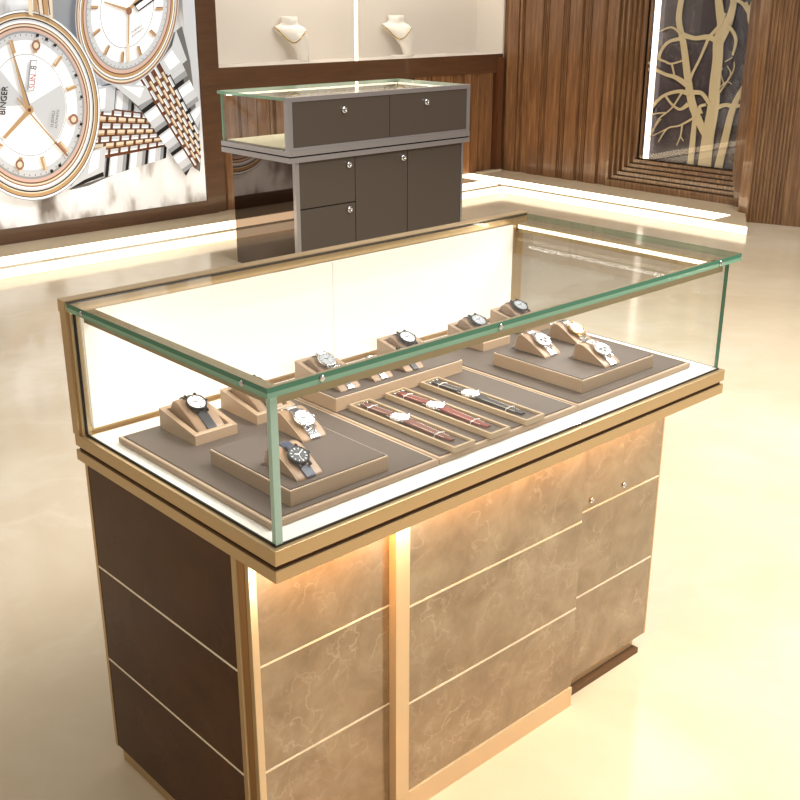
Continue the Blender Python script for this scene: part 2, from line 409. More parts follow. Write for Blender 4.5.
def strip(mb, pts, ws, mapf, nrm_ax, depth, sc=1.0, mi=None):
    """flat-cut branch of real thickness following a polyline"""
    n = len(pts); Lp, Rp = [], []
    # densify with catmull-rom for a flowing outline
    P, W = [], []
    for i in range(n - 1):
        p0, p1, p2, p3 = pts[max(i - 1, 0)], pts[i], pts[i + 1], pts[min(i + 2, n - 1)]
        for s in range(4):
            t = s / 4
            P.append(tuple(.5 * ((2 * p1[k]) + (-p0[k] + p2[k]) * t + (2 * p0[k] - 5 * p1[k] + 4 * p2[k] - p3[k]) * t * t + (-p0[k] + 3 * p1[k] - 3 * p2[k] + p3[k]) * t ** 3) for k in (0, 1)))
            W.append(ws[i] * (1 - t) + ws[i + 1] * t)
    P.append(pts[-1]); W.append(ws[-1])
    rows = []
    for i, p in enumerate(P):
        a, b = P[max(i - 1, 0)], P[min(i + 1, len(P) - 1)]
        dx, dy = b[0] - a[0], b[1] - a[1]; l = math.hypot(dx, dy) or 1
        h = W[i] * sc / 2; nx, ny = -dy / l * h, dx / l * h
        q0, q1 = mapf(p[0] + nx, p[1] + ny), mapf(p[0] - nx, p[1] - ny)
        d = Vector((0, 0, 0)); d[nrm_ax] = depth
        rows.append([q0, q1, q1 + d, q0 + d])
    mb.loft(rows, mi, False, True)
for k, (pts, ws) in enumerate(trunks): strip(mb, pts, ws, lambda x, y, k=k: tr(x, y) + Vector((-.0004 * k, 0, 0)), 0, .006, 1.12)
mb.build('tree_cutout', 'tree', tp)
bx('glass_pane', 'glass', tp, XR + .002, XR + .006, y0i + .001, y1i - .001, z0i + .001, 2.1)

# ================================================================== POSTER
PY = YW - .015
po = None
pm = []
def pmat(name, col, es=.30, rough=.35):
    m = mat('print_' + name, col, rough, emit=col, es=es); pm.append(m); return len(pm) - 1
c_white, c_silver, c_grey, c_dgrey, c_black = pmat('white', '#f3f6fb'), pmat('silver', '#c6cad0'), pmat('grey', '#94979c'), pmat('dark_grey', '#6a6868'), pmat('black', '#1c1818')
c_gold, c_lgold, c_pink, c_copper, c_brown, c_red = pmat('gold', '#b5946c'), pmat('light_gold', '#dccfb9'), pmat('pink', '#ccaea2'), pmat('copper', '#8e6650'), pmat('brown', '#6a4028'), pmat('red', '#b5202a')
mbg = bpy.data.materials.new('print_backdrop'); mbg.use_nodes = True
vv = coords(mbg, (2.2, 1, 1.0)); nn = N(mbg, 'ShaderNodeTexNoise'); nn.inputs['Scale'].default_value = 2.6; nn.inputs['Detail'].default_value = 3
L(mbg, vv, nn.inputs['Vector']); cc = ramp(mbg, nn.outputs['Fac'], [(.34, '#6f665f'), (.44, '#aaa5a1'), (.55, '#dfe0e2'), (.75, '#f6f8fb')])
L(mbg, cc, bsdf(mbg).inputs['Base Color']); L(mbg, cc, bsdf(mbg).inputs['Emission Color']); bsdf(mbg).inputs['Emission Strength'].default_value = .33
bsdf(mbg).inputs['Roughness'].default_value = .35
pm.append(mbg); c_bg = len(pm) - 1
pb = MB()
pb.box(1.0, 3.233, PY, YW + .008, .152, 2.4, mi=c_bg)
layer = [0]
def PP(u, v): return on_plane(u, v, 1, PY - .0006 - .00025 * layer[0])
def pface(pts, mi): pb._f([pb.bm.verts.new(PP(*p)) for p in pts], mi)
def clipx(u, v):  # right border of the print
    r = 204.0 - (200.4 - v) * .0415
    return (min(u, r - .8), v)
class Ell:
    def __init__(s, c, a, b, rot): s.c, s.a, s.b, s.r = c, a, b, math.radians(rot)
    def pt(s, k, ang):   # ang degrees, 0 = right, 90 = up in the drawing
        t = math.radians(ang); x, y = s.a * k * math.cos(t), -s.b * k * math.sin(t)
        return (s.c[0] + x * math.cos(s.r) - y * math.sin(s.r), s.c[1] + x * math.sin(s.r) + y * math.cos(s.r))
    def disc(s, k, mi, dx=0, dy=0):
        layer[0] += 1
        pface([(p[0] + dx, p[1] + dy) for p in (s.pt(k, 360 * i / 72) for i in range(72))], mi)
    def bar(s, a0, k0, k1, w, mi):
        p, q = s.pt(k0, a0), s.pt(k1, a0); seg(p, q, w, mi)
def seg(p, q, w, mi, w2=None):
    layer[0] += 1
    dx, dy = q[0] - p[0], q[1] - p[1]; l = math.hypot(dx, dy); nx, ny = -dy / l / 2, dx / l / 2
    w2 = w if w2 is None else w2
    pface([(p[0] + nx * w, p[1] + ny * w), (q[0] + nx * w2, q[1] + ny * w2), (q[0] - nx * w2, q[1] - ny * w2), (p[0] - nx * w, p[1] - ny * w)], mi)
def poly(pts, mi): layer[0] += 1; pface([clipx(*p) for p in pts], mi)
def text(body, origin, right, up, size, mi):
    """lettering printed on the poster"""
    cu = bpy.data.curves.new('lettering', 'FONT'); cu.body = body; cu.size = 1
    o = bpy.data.objects.new('lettering', cu); COL.objects.link(o)
    dg = bpy.context.evaluated_depsgraph_get(); me = bpy.data.meshes.new_from_object(o.evaluated_get(dg))
    bpy.data.objects.remove(o); bpy.data.curves.remove(cu)
    layer[0] += 1
    vv_ = [pb.bm.verts.new(PP(origin[0] + (right[0] * v.co.x + up[0] * v.co.y) * size, origin[1] + (right[1] * v.co.x + up[1] * v.co.y) * size)) for v in me.vertices]
    for p in me.polygons: pb._f([vv_[i] for i in p.vertices], mi)
    bpy.data.meshes.remove(me)
def lerp2(a, b, t): return (a[0] + (b[0] - a[0]) * t, a[1] + (b[1] - a[1]) * t)
def bracelet(T0, T1, B0, B1, ncol, outer):
    """metal bracelet between two edges (top edge T0-T1, bottom edge B0-B1)"""
    def G(s, t): return lerp2(lerp2(T0, T1, s), lerp2(B0, B1, s), t)
    poly([T0, T1, B1, B0], c_black); poly([G(0, outer), G(1, outer), G(1, 1 - outer), G(0, 1 - outer)], c_brown)
    for i in range(ncol):
        s0 = (i / ncol) ** .88; s1 = ((i + .84) / ncol) ** .88
        for (t0, t1) in ((0, outer), (1 - outer, 1)):
            poly([G(s0, t0), G(s1, t0), G(s1, t1), G(s0, t1)], c_silver)
            sm = s0 + (s1 - s0) * .45
            poly([G(s0 + (s1 - s0) * .1, t0), G(sm, t0), G(sm, t1), G(s0 + (s1 - s0) * .1, t1)], c_white)
            sg = s0 + (s1 - s0) * .8
            poly([G(sg, t0), G(s1, t0), G(s1, t1), G(sg, t1)], c_grey)
    nb = 7
    for i in range(ncol * 2):
        for j in range(nb):
            off = .5 if j % 2 else 0
            s0 = ((i + off) / (ncol * 2)); s1 = ((i + off + .74) / (ncol * 2))
            if s1 > 1: continue
            s0 **= .88; s1 **= .88
            t0 = outer + .02 + (1 - 2 * outer - .04) * j / nb; t1 = outer + .02 + (1 - 2 * outer - .04) * (j + .76) / nb
            poly([G(s0, t0), G(s1, t0), G(s1, t1), G(s0, t1)], (c_lgold if j % 2 else c_silver))
            tm = t0 + (t1 - t0) * .35
            poly([G(s0, t0 + (t1 - t0) * .65), G(s1, t0 + (t1 - t0) * .65), G(s1, t1), G(s0, t1)], (c_gold if j % 2 else c_white))
# blurred grey behind the watches
poly([(30, -4), (80, -4), (84, 40), (100, 90), (60, 30)], c_grey)
poly([(182, -4), (195, -4), (200, 120), (186, 60)], c_silver)
# first bracelet, running right
poly([(84, 92), (118, 80), (150, 88), (168, 120), (164, 158), (120, 172), (88, 186), (70, 190)], c_dgrey)
bracelet((94, 84), (170, 104), (84, 184), (166, 158), 4, .22)
poly([(92, 88), (116, 84), (114, 110), (97, 112)], c_silver); poly([(95, 90), (106, 88), (105, 108), (98, 110)], c_white)
poly([(94, 150), (106, 146), (104, 172), (88, 182), (68, 190), (82, 172)], c_silver); poly([(92, 152), (100, 150), (98, 168), (88, 174)], c_white)
poly([(68, 190), (104, 176), (103, 172), (84, 180)], c_black)
# second bracelet, running down to the right
poly([(112, 82), (182, 26), (190, 60), (206, 150), (200, 172), (170, 150), (140, 110)], c_dgrey)
bracelet((176, 50), (222, 150), (126, 88), (186, 176), 4, .26)
poly([(176, 30), (187, 60), (168, 76), (160, 62), (172, 46)], c_silver); poly([(172, 50), (180, 62), (170, 70), (164, 60)], c_white)
poly([(110, 82), (146, 86), (152, 98), (138, 106)], c_silver); poly([(122, 86), (144, 88), (140, 98)], c_white)
# watch two
E2 = Ell((127, 8), 51, 78, 8)
for k, c in ((1.0, c_silver), (.985, c_copper), (.96, c_lgold), (.935, c_dgrey), (.92, c_white), (.90, c_gold), (.86, c_brown), (.845, c_pink), (.80, c_grey), (.78, c_silver)): E2.disc(k, c)
E2.disc(.70, c_white); E2.disc(.52, c_grey); E2.disc(.51, c_white)
for i in range(60): E2.bar(i * 6, .755, .77, .8, c_dgrey)
for i in range(12): E2.bar(i * 30 + 4, .56, .70, 2.6, c_gold); E2.bar(i * 30 + 6, .57, .70, 1.0, c_copper)
seg((129, 12), (128, 62), 1.6, c_gold, 1.0); seg((128, 44), (129, 62), 3.0, c_lgold, 2.4)
seg((128, 10), (104, 2), 3.2, c_gold, 1.2); seg((129, 10), (146, -10), 3.2, c_gold, 2)
layer[0] += 1; pface([(129 + 3 * math.cos(i * PI / 8), 11 + 4 * math.sin(i * PI / 8)) for i in range(16)], c_copper)
text('25 JEWELS', (131.5, 33.5), (.82, -.57), (-.3, -.95), 2.9, c_black); text('AUTOMATIC', (132, 37.5), (.82, -.57), (-.3, -.95), 2.7, c_black)
seg((136, 8), (154, -5), 9, c_black); seg((137, 8.2), (156, -6), 5.0, c_white)
# watch one
E1 = Ell((28, 105), 70, 93, -6)
poly([E1.pt(1.03, a) for a in range(0, 360, 6)], c_grey)
for k, c in ((1.02, c_white), (1.0, c_black), (.99, c_gold), (.955, c_lgold), (.94, c_black), (.925, c_silver), (.905, c_white), (.885, c_copper), (.87, c_lgold), (.85, c_brown), (.835, c_pink), (.80, c_grey), (.775, c_silver), (.70, c_white), (.55, c_grey), (.543, c_white)): E1.disc(k, c)
layer[0] += 1; pface([E1.c] + [E1.pt(.535, a) for a in range(-52, 22, 6)], c_silver); layer[0] += 1; pface([E1.c] + [E1.pt(.535, a) for a in range(130, 182, 6)], c_silver)
for i in range(60): E1.bar(i * 6, .75, .765, .9, c_dgrey)
for a in (72, 62, 52, 20, 2, -20, -30, -62, -72, 118, 150): E1.bar(a, .755, .79, 3.0, c_black)
for i in range(12):
    a = i * 30 + 12
    E1.bar(a, .58, .73, 4.2, c_gold); E1.bar(a + 1.2, .60, .73, 1.4, c_lgold)
    if i % 3 == 2:
        layer[0] += 1; q = E1.pt(.66, a); pface([(q[0] + 4.4 * math.cos(j * PI / 8), q[1] + 5.4 * math.sin(j * PI / 8)) for j in range(16)], c_copper)
        layer[0] += 1; pface([(q[0] + 2.6 * math.cos(j * PI / 8), q[1] + 3.2 * math.sin(j * PI / 8)) for j in range(16)], c_lgold)
seg((30, 112), (9, 40), 4.6, c_dgrey, .8); seg((28, 110), (9, 40), 4.0, c_gold, .8)
seg((29, 111), (4, 138), 4.6, c_gold, 3.4); seg((17, 98), (67, 156), 1.8, c_gold, 1.4); seg((55, 142), (68, 156), 2.6, c_copper, 1.6)
layer[0] += 1; pface([(29.5 + 4 * math.cos(i * PI / 8), 110 + 4.6 * math.sin(i * PI / 8)) for i in range(16)], c_gold)
layer[0] += 1; pface([(29.5 + 1.8 * math.cos(i * PI / 8), 110 + 2 * math.sin(i * PI / 8)) for i in range(16)], c_brown)
poly([(27, 90), (30, 60), (37, 60), (34, 91)], c_grey); poly([(28.5, 90), (31.5, 61), (36.5, 61), (33.5, 90)], c_white)
text('SUN', (34.2, 89), (.12, -1), (-1, -.1), 7.6, c_red); text('8', (36.2, 70), (.12, -1), (-1, -.1), 8.2, c_black)
text('BINGER', (4.6, 115.5), (.10, -1), (-1, -.1), 8.4, c_black); text('BINGER', (5.2, 115.2), (.10, -1), (-1, -.1), 8.4, c_black)
text('25 JEWELS', (53, 127.5), (.12, -1), (-1, -.12), 3.7, c_black); text('AUTOMATIC', (57, 128.5), (.12, -1), (-1, -.12), 3.3, c_black)
# crown
for p0, c in (((30, 6), c_lgold), ((35, 2), c_gold), ((40, 4), c_lgold), ((45, 6), c_gold), ((50, 10), c_lgold)): poly([(p0[0] - 2, -2), (p0[0] + 2.2, -2), (p0[0] + 3, p0[1] + 10), (p0[0] - 1.4, p0[1] + 8)], c)
for x in (37.5, 42, 48): seg((x, -2), (x + 2, 15), 1.0, c_brown)
pb.bm.verts.ensure_lookup_table()
po = bpy.data.objects.new('watch_poster', bpy.data.meshes.new('watch_poster')); COL.objects.link(po)
# cut off whatever runs past the poster's borders
bmesh.ops.bisect_plane(pb.bm, geom=pb.bm.verts[:] + pb.bm.edges[:] + pb.bm.faces[:], plane_co=(3.2325, 0, 0), plane_no=(1, 0, 0), clear_outer=True)
bmesh.ops.bisect_plane(pb.bm, geom=pb.bm.verts[:] + pb.bm.edges[:] + pb.bm.faces[:], plane_co=(0, 0, 2.39), plane_no=(0, 0, 1), clear_outer=True)
bmesh.ops.triangulate(pb.bm, faces=[f for f in pb.bm.faces if len(f.verts) > 4])
pb.bm.to_mesh(po.data); pb.bm.free()
for m in pm: po.data.materials.append(m)
tag(po, 'large backlit poster of two gold and steel wristwatches on the brown wall', 'poster')

# ================================================================== BUSTS AND NECKLACES
ex = Vector((math.cos(-.745), math.sin(-.745), 0)); ey = Vector((-ex.y, ex.x, 0))
BSEC = ((.000, .018, .040, 0, .046), (.05, .014, .043, 0, .047), (.10, .005, .055, -.004, .050), (.16, -.014, .078, -.010, .056), (.21, -.046, .103, -.012, .060), (.24, -.069, .115, -.008, .056), (.262, -.085, .111, 0, .048), (.272, -.086, .090, .006, .046), (.282, -.080, .068, .008, .048), (.300, -.076, .060, .008, .050), (.334, -.077, .062, .008, .052), (.338, -.077, .056, .008, .046))
def bust(loc, blabel, nlabel):
    b = thing('necklace_bust', loc, blabel, 'jewelry bust', 'necklace busts in the niche'); loc = Vector(loc)
    S = []   # z, centre along ex, radius along ex, centre along ey, radius along ey
    for z, c, rx, cy, ry in BSEC:
        S.append([loc + ex * (c + rx * math.cos(2 * PI * k / 28)) + ey * (cy + ry * math.sin(2 * PI * k / 28)) + Vector((0, 0, z * .91)) for k in range(28)])
    MB().loft(S).build('bust_body', 'bust', b)
    m_ = MB(); m_.obox(loc + ex * -.055 + Vector((0, 0, .007)), ex, ey, Vector((0, 0, 1)), .062, .05, .0065)
    m_.build('base_plate', 'bust', b)
    pts = []
    for k in range(25):
        a = -1.05 * PI / 1 * .5 - 0 + (k / 24) * PI * 1.05   # half loop over the chest
        s = k / 24
        x = -.180 + .222 * s
        z = .262 - .030 * s - .098 * math.sin(PI * min(1, s ** 1.35)) ** 1.0
        # radial distance of the bust surface at this height
        def sec(zz):
            T_ = BSEC
            for i in range(len(T_) - 1):
                if T_[i][0] <= zz <= T_[i + 1][0]:
                    f = (zz - T_[i][0]) / (T_[i + 1][0] - T_[i][0]); return [T_[i][j] * (1 - f) + T_[i + 1][j] * f for j in range(1, 5)]
            return T_[-1][1:]
        c, rx, cy, ry = sec(z); q = max(-.97, min(.97, (x - c) / rx))
        y = cy - ry * math.sqrt(1 - q * q) - .005
        pts.append(loc + ex * (c + q * rx * 1.02) + ey * y + Vector((0, 0, z * .91)))
    nk = MB(); nk.tube(pts, .0038, 6)
    o = nk.build('necklace', 'chain'); o.location = (0, 0, 0)
    tag(o, nlabel, 'necklace', 'gold necklaces on the busts')
bust((4.225, YW + .17, NZ0 + .0025), 'ivory necklace bust left of the bright strip in the niche', 'gold necklace on the bust left of the bright niche strip')
bust((5.265, YW + .17, NZ0 + .0025), 'ivory necklace bust right of the bright strip in the niche', 'gold necklace on the bust right of the bright niche strip')

# ================================================================== FRONT SHOWCASE
sc = thing('display_case', (.6, .34, 0), 'large gold-framed glass watch display case with bronze mirror front painted with floor reflections, in the foreground', 'display case')
# carcass and plinths
MB().box(.0205, 1.127, .12, .5845, .04, .669).box(.309, .830, .0905, .1195, .05, .669).build('carcass', 'core', sc)
bx('plinth', 'gold', sc, .014, .304, .098, .586, 0, .038)
bx('plinth', 'gold_pale', sc, .305, .833, .074, .15, 0, .049)
bx('plinth', 'gold_pale', sc, .8340, 1.112, .112, .58, 0, .038)
bx('foot_strip', 'dark_foot', sc, .8340, 1.114, .096, .1115, 0, .014)
ZL = [(.039, .2465), (.2505, .4535), (.4575, .669)]
ZLEFT = {ZL[0]: (.039, .2605), ZL[1]: (.2645, .4675), ZL[2]: (.4715, .669)}
for z0, z1 in ZL:
    tag(bx('side_panel', 'dark_panel', sc, .005, .02, .124, .585, z0, z1), 'dark brown glossy side panel')
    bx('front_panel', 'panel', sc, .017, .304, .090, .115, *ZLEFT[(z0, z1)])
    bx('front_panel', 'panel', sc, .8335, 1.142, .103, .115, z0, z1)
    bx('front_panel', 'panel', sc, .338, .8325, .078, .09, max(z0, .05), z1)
    bx('side_panel', 'dark_panel', sc, 1.128, 1.142, .1155, .585, z0, z1)
for z in (.2485, .4555):
    bx('inlay_line', 'inlay', sc, .0042, .02, .124, .585, z - .0019, z + .0019)
    bx('inlay_line', 'inlay', sc, .017, .304, .0892, .115, z + .0121, z + .0159)
    bx('inlay_line', 'inlay', sc, .8335, 1.142, .1022, .115, z - .0019, z + .0019)
    bx('inlay_line', 'inlay', sc, .338, .8325, .0772, .09, z - .0019, z + .0019)
cove = [(.004, .1235), (.004, .112)] + [(.006 + .012 * math.sin(PI * k / 8), .111 - .02 * k / 8) for k in range(9)] + [(.004, .090), (.004, .078), (.0165, .078), (.0165, .1235)]
MB().prism(cove, 2, .038, .669, smooth=False).build('corner_post', 'gold', sc)
bx('post_groove_shade', 'gold_d', sc, .0032, .0042, .0875, .1045, .038, .669)  # flush strip over the cove, its shade painted as darker gold
bx('post_face', 'gold_pale', sc, .0038, .0166, .0764, .0779, .038, .669)  # front of the post: light falling on it painted in as paler gold
bx('edge_strip', 'gold', sc, .004, .02, .5855, .595, .038, .669)
bx('edge_strip', 'gold', sc, 1.1425, 1.147, .103, .12, .038, .669)
bx('divider_post', 'gold_pale', sc, .3045, .337, .072, .116, .049, .669)  # brightness of the lit divider painted into its paler gold
for x in (.895, 1.009):
    T = Matrix.Translation((x, .1029, .475)) @ Matrix.Rotation(PI / 2, 4, 'X')
    MB().lathe([(.0062, 0), (.0062, .002), (.005, .0035), (.002, .0035), (.002, .0028)], 20, mat4=T).build('lock', 'steel', sc)
# lit strip under the overhang
bx('under_light', 'led_warm', sc, .03, .30, .030, .040, .6665, .6695)
bx('under_light', 'led_warm', sc, .345, 1.13, .030, .040, .6665, .6695)
# counter rim
MB().box(0, 1.2, 0, .616, .699, .7235, bevel=.001).build('counter_rim', 'gold', sc)
MB().box(.006, 1.194, .006, .612, .6905, .6992).build('shadow_gap', 'groove', sc)
MB().box(0, 1.2, 0, .616, .6700, .6907, bevel=.001).build('counter_rim', 'gold', sc)
bx('deck', 'white', sc, .0127, 1.1873, .0127, .5755, .7236, .7266)
m_ = MB(); m_.box(.0095, 1.1905, .0095, .0125, .7235, .7267); m_.box(.0095, .0125, .0126, .585, .7235, .7267); m_.box(1.1875, 1.1905, .0126, .585, .7235, .7267)
m_.build('gasket', 'black', sc)
g = 0.0115; t_ = .009
GE = ['glass', 'edge']
ZT = .958
GE3 = ['glass', 'edge', 'black', 'edge_pale', 'edge_soft', 'edge_dark']
MB().box(g, 1.2 - g, g, g + t_, .7268, ZT, mis=(0, 0, 0, 0, 3, 5)).build('front_glass', GE3, sc)
MB().box(g, g + t_, g + t_ + .0003, .585, .7268, ZT, mis=(0, 0, 3, 0, 0, 0)).build('side_glass', GE3, sc)
MB().box(1.2 - g - .006, 1.2 - g, g + t_ + .0003, .585, .7268, ZT, mis=(0, 0, 0, 0, 0, 0)).build('side_glass', GE3, sc)
MB().box(g - .0015, g + t_ + .002, g - .0015, g - .0001, .7268, ZT).build('corner_bead', 'edge_pale', sc)
MB().box(-.001, 1.214, 0, .588, .9605, .968, mis=(0, -1, 1, 0, 1, 4)).box(-.001, 1.214, 0, .588, .968, .976, mis=(-1, 0, 5, 0, 5, 4)).build('top_glass', GE3, sc)
# slim light bars under the top sheet
bars = MB(); bars.box(.0215, 1.1815, .0215, .043, .939, .9600); bars.box(.0215, .043, .0435, .574, .939, .9600); bars.box(1.165, 1.1815, .0375, .574, .939, .9600)
bars.build('light_bar', 'olive', sc)
leds = MB(); leds.box(.044, 1.163, .0432, .0450, .951, .957); leds.box(.0432, .0450, .047, .572, .949, .957); leds.box(1.1630, 1.1648, .041, .572, .949, .957)
leds.build('led_strip', 'led', sc)
# back frame
bx('back_rail', 'gold', sc, -.004, 1.222, .591, .616, .9560, .9785)
bx('gasket', 'black', sc, .0, 1.214, .5885, .5905, .972, .9765)
bx('back_rail', 'gold', sc, .0210, 1.1995, .586, .604, .7238, .737)
m_ = MB(); m_.box(-.002, .0205, .594, .616, .7236, .9558); m_.build('back_post', 'gold', sc); bx('back_post', 'gold_pale', sc, .004, .0205, .5862, .5935, .7236, .9558); bx('gasket', 'black', sc, .0075, .0112, .582, .5861, .7268, .9558)
m_ = MB(); m_.box(1.1535, 1.2, .5862, .616, .7380, .9558); m_.box(1.1535, 1.178, .576, .5858, .7270, .9558); m_.build('back_post', 'gold', sc)
bx('back_panel', 'backlit', sc, .0215, .5865, .5775, .5855, .7380, .956)
bx('back_panel', 'backlit', sc, .5885, 1.1530, .5775, .5855, .7380, .956)
bx('back_panel_seam', 'groove', sc, .5868, .5882, .5795, .5855, .7380, .956)
for p in ((.0112, .535, 0), (.0112, .06, 0)):
    m_ = MB(); T = Matrix.Translation((-.0012, p[1], .968)) @ Matrix.Rotation(-PI / 2, 4, 'Y'); m_.lathe([(.005, 0), (.005, .0012), (.0035, .002)], 16, mat4=T); m_.build('glass_clip', 'steel', sc)
for x in (.095, .471, 1.134):
    m_ = MB(); T = Matrix.Translation((x, -.0002, .968)) @ Matrix.Rotation(PI / 2, 4, 'X'); m_.lathe([(.005, 0), (.005, .0012), (.0035, .002)], 16, mat4=T); m_.build('glass_clip', 'steel', sc)

# ------------------------------------------------------------------ pads and risers inside the case
ZD = .7276
def stitches(m_, p, q, n_, step=.0055, ln=.0032, r=.0005):
    p, q = Vector(p), Vector(q); d = q - p; l = d.length; d.normalize(); k = 0
    up = Vector((0, 0, 1)); w = d.cross(up)
    while k * step + ln < l:
        c = p + d * (k * step + ln / 2); m_.obox(c, d, w, up, ln / 2, r, r * .7, n_); k += 1
def board(name, x0, x1, y0, y1, z0, z1, label, cat, grp, rim=.008, lip=.0018):
    o = thing(name, ((x0 + x1) / 2, (y0 + y1) / 2, z0), label, cat, grp)
    MB().box(x0, x1, y0, y1, z0, z1 - .0015, bevel=.0015).build('body', 'beige', o)
    m_ = MB(); m_.box(x0 + rim, x1 - rim, y0 + rim, y1 - rim, z1 - .0016, z1 + .0003)
    m_.build('top_sheet', 'taupe', o)
    m_ = MB(); e = rim * .45
    for p, q in (((x0 + e, y0 + e), (x1 - e, y0 + e)), ((x1 - e, y0 + e), (x1 - e, y1 - e)), ((x1 - e, y1 - e), (x0 + e, y1 - e)), ((x0 + e, y1 - e), (x0 + e, y0 + e))):
        stitches(m_, (*p, z1 - .0012), (*q, z1 - .0012), 0)
    m_.build('stitching', 'stitch', o)
    return o
ZP = .7400
board('display_pad', .032, .3845, .052, .510, ZD, ZP, 'taupe display pad with beige rim at the left end of the case', 'display pad', 'display pads on the case floor')
board('display_pad', .3865, .7600, .052, .510, ZD, ZP, 'taupe display pad with beige rim in the middle, under three strap trays', 'display pad', 'display pads on the case floor')
board('display_pad', .7620, 1.145, .052, .510, ZD, ZP, 'taupe display pad with beige rim at the right end of the case', 'display pad', 'display pads on the case floor')
ZR = .7690
board('display_riser', .085, .288, .073, .293, ZP + .0004, ZR, 'square taupe riser block holding two watches near the front glass corner', 'riser block', 'raised watch blocks', rim=.0035)
board('display_riser', .392, .733, .335, .440, ZP + .0004, ZR, 'long taupe riser block behind the three strap trays', 'riser block', 'raised watch blocks', rim=.0035)
board('display_riser', .816, 1.055, .086, .325, ZP + .0004, ZR, 'square taupe riser block holding three steel watches at the right', 'riser block', 'raised watch blocks', rim=.0035)

# ------------------------------------------------------------------ watches
def face_mb(T, r, dial_i, hand_i, bez_i, case_i, chrono=False):
    """case+bezel, and a dial with hands and markers; T maps local (x right, y towards 12, z out)"""
    c = MB(); c.lathe([(r * .86, -.0030), (r * .97, -.0024), (r, -.0005), (r, .0022), (r * .97, .0034), (r * .86, .0040), (r * .83, .0024)], 36, mat4=T, caps=False)
    c.lathe([(r * .86, -.0030), (r * .86, -.0029)], 36, mat4=T)
    for sx in (-1, 1):
        for sy in (-1, 1):
            cc_ = T @ Vector((sx * r * .52, sy * r * 1.02, -.0005)); R3 = T.to_3x3()
            c.obox(cc_, (R3 @ Vector((1, 0, 0))).normalized(), (R3 @ Vector((0, 1, 0))).normalized(), (R3 @ Vector((0, 0, 1))).normalized(), r * .10, r * .22, .0016)
    cr = MB(); Tc = T @ Matrix.Translation((r * .98, 0, .0008)) @ Matrix.Rotation(PI / 2, 4, 'Y')
    cr.lathe([(.0022, 0), (.0026, .0008), (.0026, .0030), (.0016, .0036)], 14, mat4=Tc)
    if chrono:
        for a in (.55, -.55):
            Tp = T @ Matrix.Rotation(a, 4, 'Z') @ Matrix.Translation((r * .98, 0, .0008)) @ Matrix.Rotation(PI / 2, 4, 'Y')
            cr.lathe([(.0013, 0), (.0013, .0018), (.0019, .0020), (.0019, .0032)], 12, mat4=Tp)
    d = MB(); d.lathe([(r * .83, .0026), (r * .83, .0029), (r * .82, .0030)], 36, mat4=T, smooth=False)
    R3 = T.to_3x3(); ux, uy, uz = [(R3 @ Vector(v)).normalized() for v in ((1, 0, 0), (0, 1, 0), (0, 0, 1))]
    for k in range(12):
        a = k * PI / 6; w = .0009 if k % 3 == 0 else .0005; u = ux * math.sin(a) + uy * math.cos(a); w_ = ux * math.cos(a) - uy * math.sin(a)
        d.obox(T @ Vector((0, 0, .0032)) + u * r * .68, u, w_, uz, r * .09, w, .0003, 1)
    for a, ln, w in ((5.15, .42, .0008), (1.05, .60, .0006), (3.3, .62, .0003)):
        u = ux * math.sin(a) + uy * math.cos(a); w_ = ux * math.cos(a) - uy * math.sin(a)
        d.obox(T @ Vector((0, 0, .0036)) + u * r * ln * .42, u, w_, uz, r * ln / 2, w, .0002, 1)
    if chrono:
        for px, py in ((-.36, 0), (.36, 0), (0, -.36)):
            T2 = T @ Matrix.Translation((px * r, py * r, .0031)); d.lathe([(r * .20, 0, 1), (r * .20, .0002, 1), (r * .15, .0002, 1)], 18, mat4=T2, mi=2, smooth=False)
    return c, d, cr
def strap_path(m_, P, x, w0, w1, th, i0, i1):
    """ribbon of the strap along path P (list of (y, z, ny, nz)) from index i0 to i1"""
    rows = []; n_ = i1 - i0
    for k in range(i0, i1 + 1):
        y, z, ny, nz = P[k]; f = (k - i0) / max(1, n_); w = (w0 + (w1 - w0) * f) / 2
        rows.append([Vector((x - w, y + ny * .0004, z + nz * .0004)), Vector((x + w, y + ny * .0004, z + nz * .0004)), Vector((x + w, y + ny * th, z + nz * th)), Vector((x - w, y + ny * th, z + nz * th))])
    m_.loft(rows, None, False, True)
def resample(poly_, step):
    out = []; acc = 0
    pts = [Vector(p) for p in poly_]
    for a, b in zip(pts, pts[1:]):
        l = (b - a).length; n_ = max(1, round(l / step))
        for k in range(n_): out.append(a + (b - a) * k / n_)
    out.append(pts[-1]); 
    res = []
    for i, p in enumerate(out):
        t = (out[min(i + 1, len(out) - 1)] - out[max(i - 1, 0)]).normalized(); res.append((p.x, p.y, -t.y, t.x))
    return res
def smooth_poly(pts, it=2):
    for _ in range(it):
        q = [pts[0]]
        for a, b in zip(pts, pts[1:]):
            q += [(a[0] * .75 + b[0] * .25, a[1] * .75 + b[1] * .25), (a[0] * .25 + b[0] * .75, a[1] * .25 + b[1] * .75)]
        q.append(pts[-1]); pts = q
    return pts
